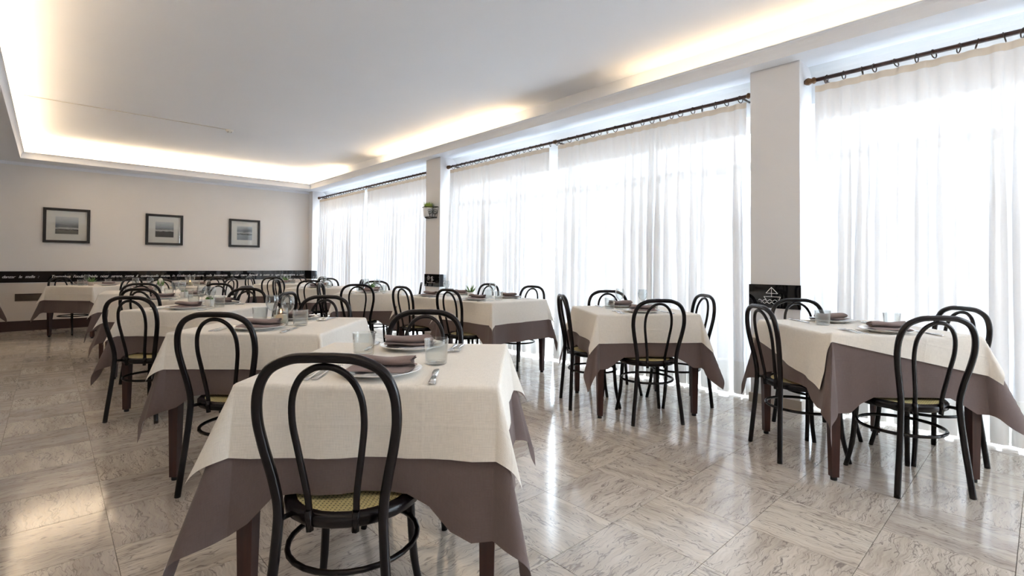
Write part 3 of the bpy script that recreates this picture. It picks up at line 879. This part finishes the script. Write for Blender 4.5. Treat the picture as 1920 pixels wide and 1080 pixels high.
# ------------------------------------------------------------------ chairs
SEAT = .440
def make_chair():
    root = empty('bentwood_chair')
    right = [(.182, -.228, 0), (.172, -.222, .10), (.155, -.212, .26), (.144, -.204, .40), (.143, -.204, .47), (.156, -.212, .55), (.175, -.227, .64), (.185, -.239, .715), (.178, -.249, .788), (.148, -.256, .843), (.092, -.261, .871), (.04, -.2625, .8765)]
    leftp = [(-x, y, z) for x, y, z in reversed(right)]
    path = spline(right+[(0, -.263, .877)]+leftp, 5)
    MB().tube(path, .0140, 10).build('back_frame', M_CHAIR, root)
    ri = [(.064, -.186, .432), (.068, -.197, .50), (.086, -.215, .62), (.096, -.229, .70), (.091, -.241, .77), (.068, -.251, .820), (.034, -.257, .847)]
    pi_ = spline(ri+[(0, -.2585, .8535)]+[(-x, y, z) for x, y, z in reversed(ri)], 5)
    MB().tube(pi_, .0095, 8).build('inner_loop', M_CHAIR, root)
    n = 28
    ring = MB().lathe([(.168, SEAT-.004), (.176, SEAT), (.196, SEAT-.001), (.203, SEAT-.008), (.203, SEAT-.030), (.197, SEAT-.036), (.172, SEAT-.036), (.168, SEAT-.030), (.168, SEAT-.004)], n)
    ring.build('seat_ring', M_CHAIR, root)
    MB().lathe([(0, SEAT-.007), (.09, SEAT-.0065), (.150, SEAT-.005), (.173, SEAT-.003)], n).build('cane_panel', M_CANE, root)
    MB().tube([(.190*cos(2*pi*k/28), .190*sin(2*pi*k/28)-.006, .285) for k in range(28)], .0085, 7, closed=True).build('ring_stretcher', M_CHAIR, root)
    for s in (-1, 1):
        MB().tube(spline([(s*.135, .128, SEAT-.03), (s*.142, .134, .30), (s*.152, .146, .14), (s*.172, .172, 0)], 4), [.0145]*5+[.0135]*4+[.0125]*4, 9).build('leg', M_CHAIR, root)
        MB().tube([(s*.146, -.206, SEAT-.012), (s*.125, -.155, SEAT-.016)], .008, 6).build('bracket', M_CHAIR, root)
        MB().tube([(s*.066, -.194, SEAT+.012), (s*.062, -.190, SEAT-.045)], .011, 6).build('loop_end', M_CHAIR, root)
    return root
chair0 = None
SIDES = {'near': -pi/2, 'right': 0.0, 'far': pi/2, 'left': pi}
def add_chair(key, side, dist=.335, tang=0.0, twist=0.0, label=None):
    global chair0
    c, rz, tn = TABLES[key]
    a = rz+SIDES[side]
    n = Vector((cos(a), sin(a))); look = -n; rt = Vector((look.y, -look.x))
    p = c+n*dist+rt*tang
    fa = atan2(look.y, look.x)+radians(twist)
    if chair0 is None: chair0 = make_chair(); o = chair0
    else: o = copy_tree(chair0)
    o.location = (p.x, p.y, 0); o.rotation_euler = (0, 0, fa-pi/2)
    tag(o, label or ('black bentwood chair, %s side of %s' % (side, tn)), 'chair', 'black bentwood chairs')
for k_, s_, d_, t_, w_ in CHAIRS: add_chair(k_, s_, d_, t_, w_)

# ------------------------------------------------------------------ tableware prototypes (mesh data shared by the copies)
def proto_plate():
    r = empty('plate')
    MB().lathe([(0, .004), (.070, .004), (.082, .003), (.088, .006), (.132, .0175), (.1355, .0190), (.135, .0205), (.131, .0200), (.090, .0095), (.082, .0065), (0, .0065)], 40).build('dish', M_PLATE, r)
    MB().lathe([(.074, .0), (.078, .0), (.080, .004), (.072, .004)], 30).build('foot_ring', M_PLATE, r)
    return r
def proto_napkin():
    r = empty('napkin'); rnd = random.Random(5)
    # folded twice: a flat lower layer, a rolled upper fold along the far edge
    def slab(x0, x1, prof, name, thick):
        nx = 16; v = []; f = []; n = len(prof); uv = []
        for i in range(nx+1):
            t = i/nx; x = x0+(x1-x0)*t
            for k, (y, z) in enumerate(prof):
                v.append((x+.006*sin(k*.9)*(1 if i in (0, nx) else 0), y+.004*sin(t*5+z*60), z+.003*sin(t*7+y*40)*(z > .012)))
                uv.append((x*1.0, k*.012))
        for i in range(nx):
            for k in range(n-1): f.append((i*n+k, (i+1)*n+k, (i+1)*n+k+1, i*n+k+1))
        me = MB().add(v, f, True).mesh(name); ul = me.uv_layers.new(name='UVMap')
        for lp in me.loops: ul.data[lp.index].uv = uv[lp.vertex_index]
        me.materials.append(M_NAPKIN); return link(name, me, None, r)
    base = [(.050, .009), (.0, .0085), (-.050, .009), (-.060, .0115), (-.061, .0145), (-.054, .0175), (0, .0185), (.055, .018), (.058, .0165), (.052, .0155), (-.045, .0145)]
    slab(-.100, .095, base, 'lower_fold', .002)
    roll = []
    for k in range(26):
        t = k/25; a = -pi/2+t*3.4*pi; rr = .021*(1-.62*t)
        roll.append((.018+rr*cos(a)*1.45-.012*(1-t), .036+rr*sin(a)*.85))
    roll = [(.058, .0195), (.035, .019)]+roll
    slab(-.094, .100, roll, 'rolled_fold', .002)
    return r
def proto_fork():
    r = empty('fork')
    def strip(cs, name):
        v = []; f = []
        for (y, w, z, t) in cs: v += [(-w/2, y, z), (w/2, y, z), (w/2, y, z+t), (-w/2, y, z+t)]
        for i in range(len(cs)-1):
            for k in range(4): f.append((i*4+k, i*4+(k+1) % 4, i*4+4+(k+1) % 4, i*4+4+k))
        f += [(3, 2, 1, 0), tuple(len(v)-4+k for k in range(4))]
        MB().add(v, f, True).build(name, M_STEEL, r)
    strip([(-.100, .012, .0005, .003), (-.096, .019, .001, .003), (-.075, .017, .002, .003), (-.02, .008, .0045, .003), (.03, .0065, .008, .003), (.042, .012, .0075, .0025), (.052, .023, .005, .002), (.060, .025, .004, .0018)], 'handle')
    for k in range(4):
        x = -.0102+k*.0068
        mb = MB(); v = []
        for (y, z) in ((.058, .0042), (.075, .0030), (.090, .0032), (.100, .0065)): v += [(x-.0019, y, z), (x+.0019, y, z), (x+.0019, y, z+.0016), (x-.0019, y, z+.0016)]
        f = []
        for i in range(3):
            for q in range(4): f.append((i*4+q, i*4+(q+1) % 4, i*4+4+(q+1) % 4, i*4+4+q))
        f += [(3, 2, 1, 0), (12, 13, 14, 15)]
        mb.add(v, f).build('tine', M_STEEL, r)
    return r
def proto_knife():
    r = empty('knife')
    def strip(cs, name):
        v = []; f = []
        for (y, x0, x1, z, t) in cs: v += [(x0, y, z), (x1, y, z), (x1, y, z+t), (x0, y, z+t)]
        for i in range(len(cs)-1):
            for k in range(4): f.append((i*4+k, i*4+(k+1) % 4, i*4+4+(k+1) % 4, i*4+4+k))
        f += [(3, 2, 1, 0), tuple(len(v)-4+k for k in range(4))]
        MB().add(v, f, True).build(name, M_STEEL, r)
    strip([(-.110, -.007, .007, .0008, .004), (-.104, -.0105, .0105, .0006, .006), (-.06, -.009, .009, .0006, .006), (-.01, -.0065, .0065, .0008, .0055)], 'handle')
    strip([(-.010, -.006, .006, .002, .0035), (.0, -.009, .008, .002, .002), (.05, -.0115, .0085, .002, .0018), (.09, -.0095, .0085, .002, .0015), (.108, -.002, .0065, .002, .001)], 'blade')
    return r
def proto_tumbler():
    r = empty('tumbler')
    MB().lathe([(0, .0), (.034, .0), (.0375, .003), (.0435, .088), (.0437, .090), (.0425, .0905), (.0412, .089), (.0355, .012), (.033, .0095), (0, .009)], 28).build('glass_body', M_GLASS, r)
    return r
def proto_wine():
    r = empty('wine_glass')
    MB().lathe([(.0, .068), (.008, .071), (.020, .082), (.031, .100), (.0365, .122), (.0360, .142), (.0315, .166), (.0305, .1665), (.0302, .165), (.0348, .141), (.0352, .122), (.030, .102), (.019, .085), (.007, .0745), (0, .073)], 26).build('bowl', M_GLASS, r)
    MB().lathe([(.0045, .004), (.0036, .02), (.0034, .055), (.0055, .068)], 10).build('stem', M_GLASS, r)
    MB().lathe([(0, 0), (.033, 0), (.034, .0015), (.018, .0035), (.0045, .006), (0, .006)], 26).build('base', M_GLASS, r)
    return r
def proto_succulent(pm, name):
    r = empty(name)
    MB().lathe([(0, 0), (.030, 0), (.033, .004), (.036, .058), (.033, .058), (.031, .05), (0, .05)], 18).build('pot', pm, r)
    MB().lathe([(0, .052), (.031, .051)], 12).build('soil', M_SOIL, r)
    rnd = random.Random(4)
    lm = []
    for k in range(11):
        a = k*2.4; up = .35+.6*(k/10); ln = .095*(.75+.25*rnd.random())
        pts = []; w = []
        for t in (0, .3, .65, 1):
            pts.append((cos(a)*ln*t*cos(up*1.2)+.004*cos(a), sin(a)*ln*t*cos(up*1.2)+.004*sin(a), .05+ln*sin(up*1.2)*t+.012*t*t))
        MB().tube(pts, [.006, .007, .005, .0008], 6).build('leaf', M_LEAF, r)
    return r
def proto_small_succulent():
    r = empty('potted_succulent')
    MB().lathe([(0, 0), (.032, 0), (.035, .003), (.037, .060), (.034, .060), (.032, .05), (0, .05)], 18).build('pot', M_POT, r)
    MB().lathe([(0, .052), (.032, .051)], 12).build('soil', M_SOIL, r)
    for k in range(16):
        a = k*2.4; up = .25+1.1*(k/15); ln = .036
        pts = [(cos(a)*ln*t*cos(up), sin(a)*ln*t*cos(up), .05+ln*sin(up)*t) for t in (0, .4, .8, 1)]
        MB().tube(pts, [.004, .0085, .006, .001], 6).build('leaf', M_LEAF, r)
    return r
def proto_candle():
    r = empty('candle_jar')
    MB().lathe([(0, 0), (.036, 0), (.040, .004), (.041, .07), (.037, .082), (.037, .095), (.0355, .095), (.0355, .082), (.0385, .069), (.037, .006), (0, .004)], 24).build('jar', M_GLASS, r)
    MB().lathe([(0, .006), (.0365, .006), (.0375, .055), (0, .056)], 20).build('wax', M_WAX, r)
    MB().tube([(0, 0, .055), (.001, 0, .066)], .001, 5).build('wick', M_INK, r)
    MB().lathe([(0, .064), (.0035, .069), (.004, .074), (.002, .083), (0, .090)], 10).build('flame', M_FLAME, r)
    return r
PROTO = {}
def place(kind, maker, x, y, rz, label, cat, group, z=TOPZ):
    if kind not in PROTO: PROTO[kind] = maker(); o = PROTO[kind]
    else: o = copy_tree(PROTO[kind])
    o.location = (x, y, z); o.rotation_euler = (0, 0, rz)
    tag(o, label, cat, group); return o
GRP = {'plate': 'white dinner plates', 'napkin': 'folded taupe napkins', 'fork': 'steel forks', 'knife': 'steel knives', 'tumbler': 'water tumblers', 'wine': 'stemmed wine glasses'}
def setting(key, side, what='pnfkt', d=.245, t0=0.0, tw=0.0):
    c, rz, tn = TABLES[key]
    a = rz+SIDES[side]; n = Vector((cos(a), sin(a))); look = -n; rt = Vector((look.y, -look.x))
    fa = atan2(look.y, look.x)-pi/2
    def at(dd, tt): q = c+n*dd+rt*(tt+t0); return q.x, q.y
    w = '%s side of %s' % (side, tn)
    rnd = random.Random(hash(key+side) % 1000 if False else sum(map(ord, key+side)))
    if 'p' in what: place('plate', proto_plate, *at(d, 0), 0, 'round white plate, '+w, 'plate', GRP['plate'])
    if 'n' in what: place('napkin', proto_napkin, *at(d+.005, .01), fa+radians(tw+rnd.uniform(-6, 6)), 'folded taupe napkin, '+w, 'napkin', GRP['napkin'], TOPZ+.0065)
    if 'f' in what:
        place('fork', proto_fork, *at(d, -.172), fa+radians(rnd.uniform(-3, 0)), 'inner steel fork, '+w, 'fork', GRP['fork'])
        place('fork', proto_fork, *at(d+.008, -.199), fa+radians(rnd.uniform(-3, 0)), 'outer steel fork, '+w, 'fork', GRP['fork'])
    if 'k' in what: place('knife', proto_knife, *at(d+.035, .185), fa+radians(rnd.uniform(-3, 6)), 'steel knife, '+w, 'knife', GRP['knife'])
    if 't' in what: place('tumbler', proto_tumbler, *at(.075, .155), 0, 'clear straight tumbler, '+w, 'tumbler', GRP['tumbler'])
    if 'w' in what: place('wine', proto_wine, *at(.06, .075), 0, 'stemmed wine glass, '+w, 'wine glass', GRP['wine'])
setting('T1', 'near'); setting('T1', 'far')
setting('T2', 'near', 'pnfktw'); setting('T2', 'far', 'pnfktw')
setting('T3', 'near', 'pnfktw'); setting('T3', 'far', 'pnfktw')
for k in ('T4',): setting(k, 'near', 'pnfktw'); setting(k, 'far', 'pnktw')
for k in ('T5', 'T6'): setting(k, 'near', 'pntw'); setting(k, 'far', 'pntw')
setting('FL', 'left', 'pntw'); setting('FL', 'right', 'pnt')
for k in ('W2', 'W2b'): setting(k, 'left', 'pnfkt'); setting(k, 'right', 'pnfktw')
for k in ('W3', 'W4'): setting(k, 'near', 'pnfktw'); setting(k, 'far', 'pntw')
setting('FT', 'near', 'pntw'); setting('FT', 'far', 'pntw')
setting('TM', 'near', 'pnfktw'); setting('TM', 'far', 'pnfktw')
setting('TR', 'near', 'pnfkt'); setting('TR', 'far', 'pnfkt')
def centre(key, kind, maker, dx, dy, label, cat, grp=None):
    c, rz, tn = TABLES[key]
    place(kind, maker, c.x+dx, c.y+dy, 0, label, cat, grp)
cd = None
c2 = TABLES['T2'][0]
cd = place('candle', proto_candle, c2.x+.0, c2.y-.02, 0, 'lit candle jar with wooden tag on the second table of the left row', 'candle', 'candle jars')
tg = MB().lathe([(0, 0), (.021, 0), (.021, .003), (0, .003)], 20).build('wooden_tag', M_TAG); tg.parent = cd; tg.location = (-.020, -.040, .042); tg.rotation_euler = (radians(78), 0, radians(-32))
tw_ = MB().tube([(.0415*cos(2*pi*k/20), .0415*sin(2*pi*k/20), .066) for k in range(20)], .0012, 5, closed=True).build('twine', M_TWINE); tw_.parent = cd
centre('T3', 'ssuc', proto_small_succulent, .02, -.02, 'small green succulent in white pot on the third table of the left row', 'plant', 'table plants')
centre('T4', 'ssuc', proto_small_succulent, .05, 0, 'small green succulent in white pot on the fourth table of the left row', 'plant', 'table plants')
centre('W2', 'wsuc', lambda: proto_succulent(M_POT, 'potted_agave'), -.02, .36, 'spiky green agave in white pot on the long table', 'plant', 'table plants')
mk = lambda: proto_succulent(M_CLAYPOT, 'potted_agave')
centre('FL', 'csuc', mk, -.05, -.10, 'green plant in beige pot on the table beside the wall grille', 'plant', 'table plants')
centre('W3', 'csuc', mk, .0, .0, 'green plant in beige pot on the table left of the planter pillar', 'plant', 'table plants')
centre('FT', 'csuc', mk, .0, .0, 'green plant in beige pot on the far right corner table', 'plant', 'table plants')
# white tulip in a pot and candle further back
tp = empty('potted_tulip'); c6 = TABLES['T5'][0]; tp.location = (c6.x+.18, c6.y-.02, TOPZ); tag(tp, 'white tulip in a small white pot on the fifth table', 'plant')
MB().lathe([(0, 0), (.035, 0), (.043, .065), (.040, .065), (0, .055)], 16).build('pot', M_POT, tp)
MB().tube([(0, 0, .055), (0, 0, .10)], .003, 5).build('stem', M_LEAF, tp)
MB().lathe([(0, .095), (.020, .105), (.027, .125), (.022, .15), (.012, .162), (0, .165)], 14).build('bloom', M_TULIP, tp)
for k in range(5):
    a = k*1.26; MB().tube([(.01*cos(a), .01*sin(a), .055), (.028*cos(a), .028*sin(a), .09), (.036*cos(a), .036*sin(a), .14)], [.008, .010, .001], 6).build('leaf', M_LEAF, tp)
centre('T6', 'candle2', proto_candle, 0, 0, 'lit candle jar on the flower table near the back wall', 'candle', 'candle jars')
bpy.context.view_layer.update()
